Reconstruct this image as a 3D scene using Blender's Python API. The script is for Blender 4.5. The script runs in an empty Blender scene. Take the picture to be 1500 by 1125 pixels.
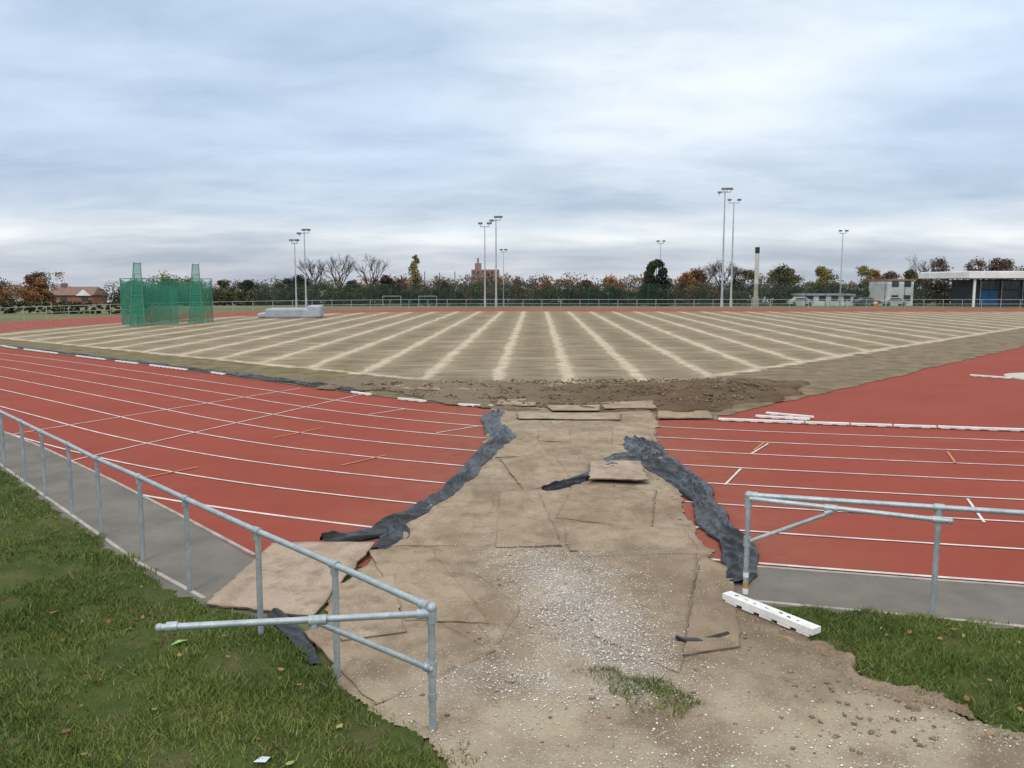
import bpy, math, random
import numpy as np
from mathutils import Vector, noise as mn
random.seed(7); rng=np.random.default_rng(7)
sc=bpy.context.scene
COL=sc.collection

# ---------------------------------------------------------------- materials
class NT:
    def __init__(s,name):
        s.m=bpy.data.materials.new(name); s.m.use_nodes=True
        s.t=s.m.node_tree; s.n=s.t.nodes; s.l=s.t.links
        s.p=s.n['Principled BSDF']; s.out=s.n['Material Output']
        s.pos=s.n.new('ShaderNodeNewGeometry').outputs['Position']
    def set(s,sock,v):
        if isinstance(v,bpy.types.NodeSocket): s.l.new(v,sock)
        elif isinstance(v,(tuple,list)) and len(v)==3 and sock.type=='RGBA': sock.default_value=(*v,1)
        else: sock.default_value=v
    def math(s,op,a,b=None,clamp=False):
        n=s.n.new('ShaderNodeMath'); n.operation=op; n.use_clamp=clamp
        s.set(n.inputs[0],a)
        if b is not None: s.set(n.inputs[1],b)
        return n.outputs[0]
    def noise(s,scale,detail=4,rough=.55,vec=None,stretch=None):
        n=s.n.new('ShaderNodeTexNoise'); n.inputs['Scale'].default_value=scale
        n.inputs['Detail'].default_value=detail; n.inputs['Roughness'].default_value=rough
        v=vec or s.pos
        if stretch:
            mp=s.n.new('ShaderNodeVectorMath'); mp.operation='MULTIPLY'; s.l.new(v,mp.inputs[0]); mp.inputs[1].default_value=stretch; v=mp.outputs[0]
        s.l.new(v,n.inputs['Vector']); return n.outputs['Fac']
    def vor(s,scale):
        n=s.n.new('ShaderNodeTexVoronoi'); n.inputs['Scale'].default_value=scale
        s.l.new(s.pos,n.inputs['Vector']); return n
    def lin(s,v,a,b):
        n=s.n.new('ShaderNodeMapRange'); n.clamp=True
        s.set(n.inputs[0],v); n.inputs[1].default_value=a; n.inputs[2].default_value=b
        return n.outputs[0]
    def mix(s,f,a,b,mode='MIX'):
        n=s.n.new('ShaderNodeMix'); n.data_type='RGBA'; n.blend_type=mode
        s.set(n.inputs[0],f); s.set(n.inputs[6],a); s.set(n.inputs[7],b)
        return n.outputs[2]
    def xyz(s):
        n=s.n.new('ShaderNodeSeparateXYZ'); s.l.new(s.pos,n.inputs[0]); return n.outputs
    def attr(s,name):
        n=s.n.new('ShaderNodeAttribute'); n.attribute_name=name; return n
    def grey(s,f):
        cm=s.n.new('ShaderNodeCombineXYZ')
        for i in range(3): s.l.new(f,cm.inputs[i])
        return cm.outputs[0]
    def bump(s,h,strength=.5,dist=.02):
        n=s.n.new('ShaderNodeBump'); n.inputs['Strength'].default_value=strength; n.inputs['Distance'].default_value=dist
        s.set(n.inputs['Height'],h); s.l.new(n.outputs[0],s.p.inputs['Normal'])
    def fin(s,col,rough=.9,metal=0.,spec=.3):
        s.set(s.p.inputs['Base Color'],col); s.set(s.p.inputs['Roughness'],rough)
        s.p.inputs['Metallic'].default_value=metal; s.p.inputs['Specular IOR Level'].default_value=spec
        return s.m
def M(name,c1,c2,scale=3,fine=40,rough=.9,metal=0.,bump=.3,bd=.01,spec=.3,famt=.35):
    t=NT(name); a=t.lin(t.noise(scale,6),.35,.65); c=t.mix(a,c1,c2)
    f=t.noise(fine,3); g=t.math('ADD',t.math('MULTIPLY',f,famt*2),1-famt)
    c=t.mix(1.,c,t.grey(g),'MULTIPLY')
    if bump: t.bump(f,bump,bd)
    return t.fin(c,rough,metal,spec)
def MC(name,rough=.9,alpha=None,spec=.2):
    t=NT(name); a=t.attr('Col')
    f=t.math('ADD',t.math('MULTIPLY',t.noise(3,3),.5),.75)
    return t.fin(t.mix(1.,a.outputs['Color'],t.grey(f),'MULTIPLY'),rough,0,spec)
def MNET(name,col,cover,ns=2.):
    t=NT(name); t.fin(col,.8)
    tr=t.n.new('ShaderNodeBsdfTransparent'); mx=t.n.new('ShaderNodeMixShader')
    f=t.math('MULTIPLY',t.lin(t.noise(ns,3),.2,.8),.35); f=t.math('ADD',f,cover-.17,True)
    t.l.new(f,mx.inputs[0]); t.l.new(tr.outputs[0],mx.inputs[1]); t.l.new(t.p.outputs[0],mx.inputs[2])
    t.l.new(mx.outputs[0],t.out.inputs[0]); return t.m

# ---------------------------------------------------------------- mesh helpers
def fast(name,V,F,mats,colors=None,smooth=False,attrs=None,parent=None):
    V=np.asarray(V,dtype=np.float32); F=np.asarray(F,dtype=np.int32)
    if len(F)==1 and F.shape[1]>4:      # flat sheet: make it face up
        x=V[F[0],0];y=V[F[0],1]
        if np.sum(x*np.roll(y,-1)-np.roll(x,-1)*y)<0: F=F[:,::-1].copy()
    me=bpy.data.meshes.new(name); k=F.shape[1]
    me.vertices.add(len(V)); me.vertices.foreach_set('co',V.ravel())
    me.loops.add(F.size); me.loops.foreach_set('vertex_index',F.ravel())
    me.polygons.add(len(F)); me.polygons.foreach_set('loop_start',np.arange(0,F.size,k,dtype=np.int32))
    if smooth: me.polygons.foreach_set('use_smooth',np.ones(len(F),dtype=bool))
    for m in mats: me.materials.append(m)
    if colors is not None:
        a=me.color_attributes.new('Col','FLOAT_COLOR','POINT')
        c=np.ones((len(V),4),dtype=np.float32); c[:,:3]=colors; a.data.foreach_set('color',c.ravel())
    for nme,val in (attrs or {}).items():
        a=me.attributes.new(nme,'FLOAT','POINT'); a.data.foreach_set('value',np.asarray(val,dtype=np.float32))
    me.update(calc_edges=True); me.validate()
    o=bpy.data.objects.new(name,me); COL.objects.link(o)
    if parent: o.parent=parent
    return o
class B:
    def __init__(s): s.v=[];s.f=[];s.m=[];s.c=[]
    def add(s,vs,fs,mi=0,col=(1,1,1)):
        o=len(s.v); s.v+=[tuple(v) for v in vs]; s.c+=[col]*len(vs)
        for f in fs: s.f.append(tuple(i+o for i in f)); s.m.append(mi)
    def box(s,c,d,rz=0,mi=0,col=(1,1,1)):
        cx,cy,cz=c; hx,hy,hz=d[0]/2,d[1]/2,d[2]/2; ca,sa=math.cos(rz),math.sin(rz)
        vs=[]
        for z in(-hz,hz):
            for x,y in((-hx,-hy),(hx,-hy),(hx,hy),(-hx,hy)):
                vs.append((cx+x*ca-y*sa,cy+x*sa+y*ca,cz+z))
        s.add(vs,[(3,2,1,0),(4,5,6,7),(0,1,5,4),(1,2,6,5),(2,3,7,6),(3,0,4,7)],mi,col)
    def tube(s,p0,p1,r0,r1=None,n=8,mi=0,col=(1,1,1),cap=True):
        r1=r0 if r1 is None else r1
        p0=Vector(p0);p1=Vector(p1);d=(p1-p0).normalized()
        a=d.orthogonal().normalized(); b=d.cross(a)
        vs=[]
        for p,r in((p0,r0),(p1,r1)):
            for i in range(n):
                t=2*math.pi*i/n; vs.append(p+a*(r*math.cos(t))+b*(r*math.sin(t)))
        fs=[(i,(i+1)%n,n+(i+1)%n,n+i) for i in range(n)]
        if cap: fs+=[tuple(range(n-1,-1,-1)),tuple(range(n,2*n))]
        s.add(vs,fs,mi,col)
    def ball(s,c,r,mi=0,n=8,sc=(1,1,1)):
        vs=[];fs=[]
        for i in range(n+1):
            th=math.pi*i/n
            for j in range(2*n):
                ph=math.pi*j/n; vs.append((c[0]+r*sc[0]*math.sin(th)*math.cos(ph),c[1]+r*sc[1]*math.sin(th)*math.sin(ph),c[2]+r*sc[2]*math.cos(th)))
        for i in range(n):
            for j in range(2*n):
                fs.append((i*2*n+j,(i+1)*2*n+j,(i+1)*2*n+(j+1)%(2*n),i*2*n+(j+1)%(2*n)))
        s.add(vs,fs,mi)
    def obj(s,name,mats,smooth=False,parent=None,bevel=0):
        me=bpy.data.meshes.new(name); me.from_pydata(s.v,[],s.f)
        for m in mats: me.materials.append(m)
        me.polygons.foreach_set('material_index',s.m)
        a=me.color_attributes.new('Col','FLOAT_COLOR','POINT')
        c=np.ones((len(s.v),4),dtype=np.float32); c[:,:3]=np.array(s.c); a.data.foreach_set('color',c.ravel())
        if smooth: me.polygons.foreach_set('use_smooth',[True]*len(s.f))
        me.update(); o=bpy.data.objects.new(name,me); COL.objects.link(o)
        if parent: o.parent=parent
        if smooth:
            try: me.set_sharp_from_angle(angle=math.radians(40))
            except Exception: pass
        if bevel:
            b=o.modifiers.new('bevel','BEVEL'); b.width=bevel; b.segments=2; b.limit_method='ANGLE'
        return o
def empty(name,loc=(0,0,0)):
    e=bpy.data.objects.new(name,None); COL.objects.link(e); return e

def inpoly(P,poly):
    x=P[:,0];y=P[:,1];r=np.zeros(len(P),bool);n=len(poly)
    for i in range(n):
        x0,y0=poly[i];x1,y1=poly[(i+1)%n]
        if y0==y1: continue
        c=((y0>y)!=(y1>y))&(x<(x1-x0)*(y-y0)/(y1-y0)+x0); r^=c
    return r
_perm=rng.random((256,256))
def vn(x,y,s=1.,oct=3):
    t=0;a=1;tot=0
    for o in range(oct):
        X=x*s*2**o+17.3*o;Y=y*s*2**o+9.1*o
        xi=np.floor(X).astype(int);yi=np.floor(Y).astype(int);fx=X-xi;fy=Y-yi
        fx=fx*fx*(3-2*fx);fy=fy*fy*(3-2*fy)
        g=lambda i,j:_perm[(xi+i)%256,(yi+j)%256]
        t=t+a*((g(0,0)*(1-fx)+g(1,0)*fx)*(1-fy)+(g(0,1)*(1-fx)+g(1,1)*fx)*fy);tot+=a;a*=.5
    return t/tot
def ragged(name,poly,res,z0,amp,ns,mat,jit=.1,attrs=None,js=2.5,smooth=True,zf=None):
    P=np.array(poly);x0,y0=P.min(0)-jit;x1,y1=P.max(0)+jit
    nx=int((x1-x0)/res)+2;ny=int((y1-y0)/res)+2
    X,Y=np.meshgrid(x0+np.arange(nx)*res,y0+np.arange(ny)*res);X=X.ravel();Y=Y.ravel()
    idx=np.arange(nx*ny).reshape(ny,nx)
    F=np.stack([idx[:-1,:-1],idx[:-1,1:],idx[1:,1:],idx[1:,:-1]],-1).reshape(-1,4)
    C=np.stack([X[F].mean(1),Y[F].mean(1)],1)
    T=C+np.stack([(vn(C[:,0],C[:,1],js,4)-.5)*2*jit,(vn(C[:,0]+50,C[:,1]+31,js,4)-.5)*2*jit],1)
    F=F[inpoly(T,poly)]
    u,inv=np.unique(F,return_inverse=True);F=inv.reshape(F.shape);X=X[u];Y=Y[u]
    Z=z0+amp*(vn(X,Y,ns,4)-.3)
    if zf is not None: Z=Z+zf(X,Y)
    cnt=np.bincount(F.ravel(),minlength=len(X));e=cnt<4
    X=X+np.where(e,rng.uniform(-.35,.35,len(X))*res,0);Y=Y+np.where(e,rng.uniform(-.35,.35,len(X))*res,0);Z=np.where(e,np.minimum(Z,z0-.012),Z)
    at={k:f(X,Y) for k,f in (attrs or {}).items()}
    return fast(name,np.stack([X,Y,Z],1),F,[mat],smooth=smooth,attrs=at)

# ---------------------------------------------------------------- terrain
def gz(y): return 0. if y<112 else -.0244*(y-112)
m_field=M('far_field_grass',(.09,.11,.035),(.15,.135,.06),.08,3,.95,bump=0)
def ground():
    ys=[-40,0,30,60,90,112,140,180,260,400,800,1600,3000]; xs=[-2500,-600,-150,-50,0,50,150,600,2500]
    V=[(x,y,gz(y)) for y in ys for x in xs];n=len(xs)
    F=[(j*n+i,j*n+i+1,(j+1)*n+i+1,(j+1)*n+i) for j in range(len(ys)-1) for i in range(n-1)]
    fast('ground',V,F,[m_field])
ground()

KP=[(90,1.8),(60,8.1),(30,14.4),(18,16.95),(11.4,18.4),(7.8,19.15),(4.6,19.95),(1.6,20.9),(-1.2,22.2),(-3.9,24.1),(-6.8,26.6),(-11.7,30.8),(-18,36.1),(-25.2,41.8),(-30.5,47.2),(-33.2,54.5),(-32.8,62.5),(-30.3,72),(-26,81.5),(-18,89.5),(-6,94),(11,94),(40,93.5),(75,93),(120,92.5)]
def catmull(P,n=10):
    P=[Vector((*p,0)) for p in P]; out=[]
    for i in range(len(P)-1):
        p0=P[max(i-1,0)];p1=P[i];p2=P[i+1];p3=P[min(i+2,len(P)-1)]
        for k in range(n):
            t=k/n
            out.append(.5*((2*p1)+(-p0+p2)*t+(2*p0-5*p1+4*p2-p3)*t*t+(-p0+3*p1-3*p2+p3)*t**3))
    out.append(P[-1]); return out
KS=catmull(KP)
def normals(S):
    N=[]
    for i in range(len(S)):
        d=(S[min(i+1,len(S)-1)]-S[max(i-1,0)]).normalized(); N.append(Vector((-d.y,d.x,0)))
    for _ in range(10):
        N=[(N[max(i-1,0)]+N[i]+N[min(i+1,len(N)-1)]).normalized() for i in range(len(N))]
    return N
KN=normals(KS)
if (KN[60].y)>0 and KS[60].y<40: KN=[-n for n in KN]
def off(d): return [s+n*d for s,n in zip(KS,KN)]
def strip(name,A,Bn,z,mat):
    V=[];F=[]
    for a,b in zip(A,Bn): V+=[(a.x,a.y,z),(b.x,b.y,z)]
    for i in range(len(A)-1): F.append((2*i,2*i+1,2*i+3,2*i+2))
    a,b,c_=[np.array(V[i]) for i in F[0][:3]]
    if np.cross(b-a,c_-a)[2]<0: F=[f[::-1] for f in F]
    return fast(name,V,F,[mat])
t=NT('red_tartan')
big=t.lin(t.noise(.35,5,.6),.3,.7); mid=t.lin(t.noise(2.2,6,.65),.35,.7); fin=t.noise(160,2)
c=t.mix(big,(.245,.050,.031),(.29,.064,.041)); c=t.mix(t.math('MULTIPLY',mid,.4),c,(.20,.052,.037))
st=t.noise(.9,5,.7,stretch=(.35,1.3,1)); c=t.mix(t.math('MULTIPLY',t.lin(st,.52,.75),.3),c,(.31,.095,.066))
x,y,_=t.xyz()
dc=t.math('ABSOLUTE',t.math('SUBTRACT',x,t.math('ADD',.9,t.math('MULTIPLY',t.math('SUBTRACT',y,10.),.03))))
dust=t.math('MULTIPLY',t.math('SUBTRACT',1.,t.lin(dc,1.6,4.0)),t.lin(t.noise(3.5,6,.7),.3,.7)); 
c=t.mix(t.math('MULTIPLY',dust,.5),c,(.24,.155,.105))
c=t.mix(t.math('MULTIPLY',t.lin(fin,.35,.75),.3),c,(.16,.038,.026))
t.bump(fin,.35,.004); m_red=t.fin(c,.9,0,.15)
strip('running_track',off(0),off(10.7),.004,m_red)
# wider margin of the surfacing beside the footpath (tucked under the track edge)
MG=[(-5.9,13.9),(-5.9,12.55),(-4.4,11.1),(-3.0,9.5),(-1.2,9.4),(-1.0,11.8),(-3.0,12.4)]
fast('running_track_margin',[(x,y,.0095) for x,y in MG],[tuple(range(len(MG)))],[m_red])
D=[(4.9,19.75),(7.8,19.1),(11.4,18.35),(18,16.9),(30,14.35),(60,8.05),(95,0.7),(120,60),(100,86),(60,79),(27.1,44.3),(13.3,29.6),(5.2,20.9)]
fast('red_runup_area',[(x,y,.009) for x,y in D],[tuple(range(len(D)))],[m_red])

t=NT('line_paint'); c=t.mix(t.lin(t.noise(2.5,6,.7),.35,.65),(.46,.40,.36),(.70,.68,.65)); c=t.mix(t.math('MULTIPLY',t.lin(t.noise(12,5,.8),.55,.75),.7),c,(.30,.14,.10)); m_line=t.fin(c,.75)
def ribbon(bd,pts,w,z):
    for i in range(len(pts)-1):
        a=Vector((*pts[i][:2],0));b=Vector((*pts[i+1][:2],0));d=(b-a).normalized();n=Vector((-d.y,d.x,0))*w/2
        bd.add([(p.x,p.y,z) for p in(a-n,b-n,b+n,a+n)],[(0,1,2,3)])
for k in range(1,9):
    w=.05 if k<8 else .06
    strip('lane_line',off(1.31*k-w/2),off(1.31*k+w/2),.015,m_line)
bd=B()
for seg in [((-8.3,14.9),(-4.2,25.1)),((-10.9,17.9),(-6.6,25.9)),((3.48,13.4),(4.05,14.57)),((6.95,12.5),(6.5,11.23)),((-1.65,18.14),(-.78,19.01)),((-3.6,20.7),(-2.8,21.6)),((4.6,15.87),(5.24,16.9))]:
    ribbon(bd,seg,.04,.019)
bd.obj('staggered_start_line',[m_line])
m_yel=M('yellow_paint',(.40,.18,.05),(.46,.24,.06),2,30,.7,bump=0)
bd=B()
for seg in [((8.48,16.06),(8.09,15.02)),((-3.08,14.84),(-2.4,15.75)),((-5.06,17.5),(-4.3,18.75)),((4.75,16.2),(5.24,17.1)),((-6.2,13.9),(-5.6,14.7))]:
    ribbon(bd,seg,.04,.023)
bd.obj('yellow_changeover_mark',[m_yel])

# ---------------------------------------------------------------- infield
t=NT('sand_slit_infield'); x,y,_=t.xyz()
n1=t.noise(.5,3); n2=t.noise(5,5,.7); n3=t.noise(1.3,5,.6); nb=t.noise(.12,4); nst=t.noise(1.,5,.65,stretch=(.5,1.6,1)); nw=t.noise(.33,5,.6)
s=t.math('SUBTRACT',x,t.math('MULTIPLY',y,.0285))
s=t.math('ADD',s,t.math('MULTIPLY',t.math('SUBTRACT',n1,.5),.45)); s=t.math('ADD',s,t.math('MULTIPLY',t.math('SUBTRACT',n2,.5),.75))
k=t.math('FRACT',t.math('ADD',t.math('DIVIDE',t.math('ADD',s,3.8),2.47),200.5))
dist=t.math('MULTIPLY',t.math('ABSOLUTE',t.math('SUBTRACT',k,.5)),2.47)
dist=t.math('ADD',dist,t.math('MULTIPLY',t.math('SUBTRACT',nw,.5),.45))
stripe=t.math('SUBTRACT',1.,t.lin(dist,.11,.34))
halo=t.math('MULTIPLY',t.math('SUBTRACT',1.,t.lin(dist,.2,.95)),t.math('MULTIPLY',t.lin(n2,.40,.62),.5))
def plane(a,b,c0): 
    r=t.math('SUBTRACT',t.math('ADD',t.math('MULTIPLY',x,a),t.math('MULTIPLY',y,b)),c0)
    return t.math('ADD',r,t.math('MULTIPLY',t.math('SUBTRACT',n3,.5),1.2))
dL=plane(.619,.786,20.3); dR=plane(-.728,.686,14.94)
reg=t.lin(t.math('MINIMUM',dL,dR),-.1,.2)
pl=t.math('SUBTRACT',1.,t.lin(t.math('ABSOLUTE',dL),.10,.32)); pl=t.math('MULTIPLY',pl,t.math('SUBTRACT',1.,t.lin(x,-4.,-1.)))
pr=t.math('SUBTRACT',1.,t.lin(t.math('ABSOLUTE',dR),.12,.4)); pr=t.math('MULTIPLY',pr,t.lin(y,28.,30.))
sand=t.math('MAXIMUM',t.math('MULTIPLY',t.math('MAXIMUM',stripe,halo),reg),t.math('MAXIMUM',pl,pr))
sand=t.math('MULTIPLY',sand,t.math('ADD',.42,t.math('MULTIPLY',t.lin(n3,.3,.65),.5)),True)
ins=t.mix(t.lin(nst,.35,.65),(.168,.132,.084),(.275,.222,.153)); ins=t.mix(t.math('MULTIPLY',t.lin(nb,.40,.60),.45),ins,(.155,.135,.075))
ins=t.mix(t.math('MULTIPLY',t.lin(t.noise(.8,5,.7,stretch=(.6,2.2,1)),.50,.70),.65),ins,(.115,.088,.057))
ins=t.mix(t.math('MULTIPLY',t.lin(t.noise(.45,5,.7,stretch=(.5,1.5,1)),.50,.66),.6),ins,(.37,.31,.225))
outL=t.mix(t.lin(n3,.35,.65),(.12,.104,.05),(.215,.17,.105))
outR=t.mix(t.lin(n3,.35,.65),(.14,.108,.068),(.235,.185,.128))
base=t.mix(t.lin(x,-2.,5.),outL,outR); base=t.mix(reg,base,ins)
base=t.mix(sand,base,(.54,.46,.34))
f=t.math('ADD',.6,t.math('MULTIPLY',t.noise(18,5,.75),.8)); 
base=t.mix(1.,base,t.grey(f),'MULTIPLY'); t.bump(t.noise(9,5,.7),.7,.06); m_inf=t.fin(base,1.,0,.1)
ip=[(p.x,p.y) for p in KS if p.x<5.0 or p.y>50]
ip=ip+[(120,86),(100,86),(60,79),(27.1,44.3),(13.3,29.6),(5.2,20.9)]
fast('infield',[(x,y,.018) for x,y in ip],[tuple(range(len(ip)))],[m_inf])
ragged('soil_verge',[(4.6,20.6),(5.35,20.6),(9.4,24.8),(13.5,29.3),(27.4,44.1),(60.4,78.6),(59,79.4),(26.6,44.9),(12.6,30.2),(8.6,26)],.09,.035,.05,.8,m_inf,jit=.22,js=1.3)

t=NT('churned_soil'); a=t.lin(t.noise(.7,6,.65),.35,.65); x,y,_=t.xyz()
c=t.mix(a,(.115,.075,.045),(.20,.14,.09)); c=t.mix(t.lin(x,3.0,-1.),c,(.235,.185,.13))
c=t.mix(t.math('MULTIPLY',t.lin(t.noise(14,5,.7),.5,.75),.6),c,(.07,.047,.03)); t.bump(t.noise(12,6,.75),1.,.08); m_soil=t.fin(c,1.,0,.1)
def mound(X,Y): return .16*np.exp(-(((X-6.6)/1.9)**2+((Y-25.2)/1.4)**2))+.09*np.exp(-(((X-4.6)/1.2)**2+((Y-24.2)/.9)**2))+.07*np.exp(-(((X+1.5)/1.6)**2+((Y-25.8)/.7)**2))
ragged('churned_soil',[(-6.6,27.0),(-4.6,28.0),(-1.5,26.8),(1,26.2),(4,26.4),(6,27.4),(8,28.0),(9.6,27.4),(8.6,24.8),(6.4,22.3),(5.1,20.8),(3.5,20.7),(0,21.6),(-1,22.0),(-2.6,23.3),(-4,24.6)],.06,.05,.2,1.6,m_soil,jit=.9,js=.8,zf=mound)
m_edge_soil=M('trampled_soil',(.17,.125,.083),(.27,.21,.148),2.5,30,1.,bump=1.,bd=.03,spec=.1,famt=.45)
ragged('trampled_soil',[(2.5,8.2),(2.78,7.35),(3.1,6.6),(3.6,6.05),(3.45,5.8),(3.0,6.1),(2.7,6.7),(2.45,7.3),(2.3,7.9)],.025,.043,.08,5,m_edge_soil,jit=.3,js=3)

# ---------------------------------------------------------------- asphalt strips
t=NT('asphalt_path'); c=t.mix(t.lin(t.noise(1.2,6),.35,.65),(.105,.097,.085),(.165,.15,.13)); 
c=t.mix(t.math('MULTIPLY',t.lin(t.noise(120,2),.45,.7),.5),c,(.25,.235,.21)); c=t.mix(t.math('MULTIPLY',t.lin(t.noise(3,6,.7),.52,.7),.55),c,(.20,.165,.12)); t.bump(t.noise(150,2),.4,.004); m_asp=t.fin(c,.9,0,.2)
def poly(name,P,z,m): return fast(name,[(x,y,z) for x,y in P],[tuple(range(len(P)))],[m])
poly('asphalt_footpath',[(-22,28.4),(-11.4,18.35),(-9.5,16.55),(-6.6,13.55),(-4.6,11.4),(-3.14,9.75),(-2.2,9.0),(-2.2,7.3),(-3.2,8.1),(-4.34,9.2),(-6.97,12.05),(-9.2,14.4),(-22,27.6)],.026,m_asp)
poly('asphalt_footpath',[(2.0,9.62),(2.65,9.42),(4.2,9.02),(5.52,8.72),(12,7.3),(12,5.4),(4.97,7.4),(3.75,7.75),(2.38,8.1),(2.0,8.4)],.024,m_asp)
m_edge=M('concrete_edging',(.27,.25,.21),(.40,.37,.33),4,60,.9)
bd=B()
def edging(a,b,w=.05,h=.036,z=.0):
    a=Vector((*a,0));b=Vector((*b,0));d=b-a
    bd.box(((a.x+b.x)/2,(a.y+b.y)/2,z+h/2),(d.length,w,h),math.atan2(d.y,d.x))
for P in ([(-12.5,18.3),(-9.2,14.82),(-7,12.4),(-4.36,9.5),(-3.2,8.4)],[(-14,21),(-11.4,18.4),(-9.5,16.6),(-6.6,13.6),(-4.6,11.45),(-3.1,9.8)],[(2.5,9.47),(4.2,9.06),(5.5,8.76),(12,7.35)],[(2.5,8.33),(3.75,8.0),(4.97,7.66),(9,6.6)]):
    for i in range(len(P)-1): edging(P[i],P[i+1])
bd.obj('concrete_edging',[m_edge])

# ---------------------------------------------------------------- haul path
PL=[(-.45,21.9),(-.5,20),(-.55,17.7),(-.75,14.5),(-1.3,11.8),(-1.65,10.1),(-1.9,8.3),(-1.75,7.3),(-1.25,6.35),(-.62,5.75),(-.42,5.3),(-.3,3.5)]
PR=[(5.2,3.5),(4.4,5.0),(3.75,5.7),(3.1,6.4),(2.78,7.1),(2.55,8.0),(2.4,8.9),(2.45,11.5),(2.8,14.2),(3.0,17),(3.35,19.2),(3.6,21.4)]
def gfun(X,Y):
    cx=.42+(9.7-Y)*.16
    g=np.exp(-(((X-cx)/.5)**2))*np.clip((10.3-Y)/1.2,0,1)*np.clip((Y-6.3)/.6,0,1)
    g2=.65*np.exp(-((Y-6.6)/.4)**2)*np.exp(-((X-.45)/1.)**2)
    g3=.22*np.clip((6.2-Y)/1.,0,1)
    return np.clip(np.maximum(np.maximum(g,g2),g3)*(.45+1.1*vn(X,Y,1.6,3)),0,1)
def dusty(t,a,b,bs=.9):
    """trampled dust with white limestone chips; shared by the path and the boards on it"""
    ga=t.attr('grav').outputs['Fac']
    c=t.mix(t.lin(t.noise(1.1,6,.6),.35,.65),a,b); c=t.mix(t.math('MULTIPLY',t.lin(t.noise(4.5,6,.7),.48,.7),.7),c,(.175,.128,.085))
    c=t.mix(t.math('MULTIPLY',t.lin(t.noise(2.1,7,.75),.52,.68),.55),c,(.43,.355,.265))
    c=t.mix(t.math('MULTIPLY',t.lin(t.noise(.9,5,.65,stretch=(1.6,.6,1)),.50,.64),.5),c,(.17,.125,.082))
    x,y,_=t.xyz(); near=t.math('SUBTRACT',1.,t.lin(y,6.,7.)); right=t.lin(t.math('SUBTRACT',x,t.math('MULTIPLY',t.math('SUBTRACT',8.,y),.45)),1.,2.0)
    c=t.mix(t.math('MULTIPLY',right,t.math('MULTIPLY',t.lin(y,10.,8.),.5)),c,(.185,.135,.09))
    nl=t.math('MULTIPLY',near,t.lin(t.noise(1.3,5),.42,.58)); c=t.mix(t.math('MULTIPLY',nl,.75),c,(.46,.39,.28))
    v=t.vor(75); sp=t.lin(v.outputs['Distance'],.45,.28)
    rn=t.n.new('ShaderNodeSeparateColor'); t.l.new(v.outputs['Color'],rn.inputs[0])
    spm=t.math('MULTIPLY',sp,t.math('GREATER_THAN',t.math('ADD',t.math('MULTIPLY',ga,.85),t.math('MULTIPLY',t.math('SUBTRACT',t.noise(3,4,.7),.46),.8)),rn.outputs[0]))
    c=t.mix(t.math('MULTIPLY',ga,.4),c,(.38,.33,.27))
    c=t.mix(spm,c,(.70,.68,.65))
    g=t.math('ADD',.62,t.math('MULTIPLY',t.noise(45,5,.8),.76)); c=t.mix(1.,c,t.grey(g),'MULTIPLY')
    t.bump(t.math('ADD',t.noise(25,6,.75),t.math('MULTIPLY',spm,.3)),bs,.03); return t.fin(c,1.,0,.12)
m_path=dusty(NT('dusty_haul_path'),(.26,.195,.132),(.385,.31,.222))
ragged('dirt_path',PL+PR,.04,.037,.045,1.5,m_path,jit=.14,js=2.,attrs={'grav':gfun})

m_ply=[dusty(NT('dusty_plywood'),a,b,.75) for a,b in [((.27,.205,.14),(.375,.295,.207)),((.32,.25,.175),(.42,.335,.24)),((.38,.29,.215),(.45,.36,.275)),((.24,.182,.122),(.34,.265,.185))]]
m_plyedge=M('plywood_edge',(.07,.05,.035),(.16,.12,.08),8,60,.9)
def board(P,z,mi=0,th=.02,tilt=0.):
    n=22;V=[];F=[];G=[]
    a,b,c_,d=[Vector((*p,0)) for p in P]; ph=random.random()*6
    for j in range(n+1):
        for i in range(n+1):
            u=i/n;w=j/n; p=(a*(1-u)+b*u)*(1-w)+(d*(1-u)+c_*u)*w
            zz=z+.008*math.sin(u*3+ph)*math.sin(w*2.6+ph)+tilt*u
            ed=min(u,1-u,w,1-w)
            if ed<.001:
                q=(vn(np.array([p.x*3]),np.array([p.y*3]),3,2)[0]-.5)*.07; p=p+Vector((q,q*.7,0)); zz-=.006*max(0,vn(np.array([p.x]),np.array([p.y]),2.5,3)[0]*2-.6)*2
            V.append((p.x,p.y,zz));G.append(gfun(np.array([p.x]),np.array([p.y]))[0])
    for j in range(n):
        for i in range(n):
            q=j*(n+1)+i;F.append((q,q+1,q+n+2,q+n+1))
    nt=len(F)
    ring=[i for i in range(n+1)]+[j*(n+1)+n for j in range(1,n+1)]+[n*(n+1)+i for i in range(n-1,-1,-1)]+[j*(n+1) for j in range(n-1,0,-1)]
    base=len(V)
    for r in ring: v=V[r];V.append((v[0],v[1],v[2]-th));G.append(0)
    L=len(ring)
    for i in range(L): F.append((ring[i],base+i,base+(i+1)%L,ring[(i+1)%L]))
    o=fast('plywood_board',V,F,[m_ply[mi],m_plyedge],attrs={'grav':G})
    o.data.polygons.foreach_set('material_index',[0]*nt+[1]*L)
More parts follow.
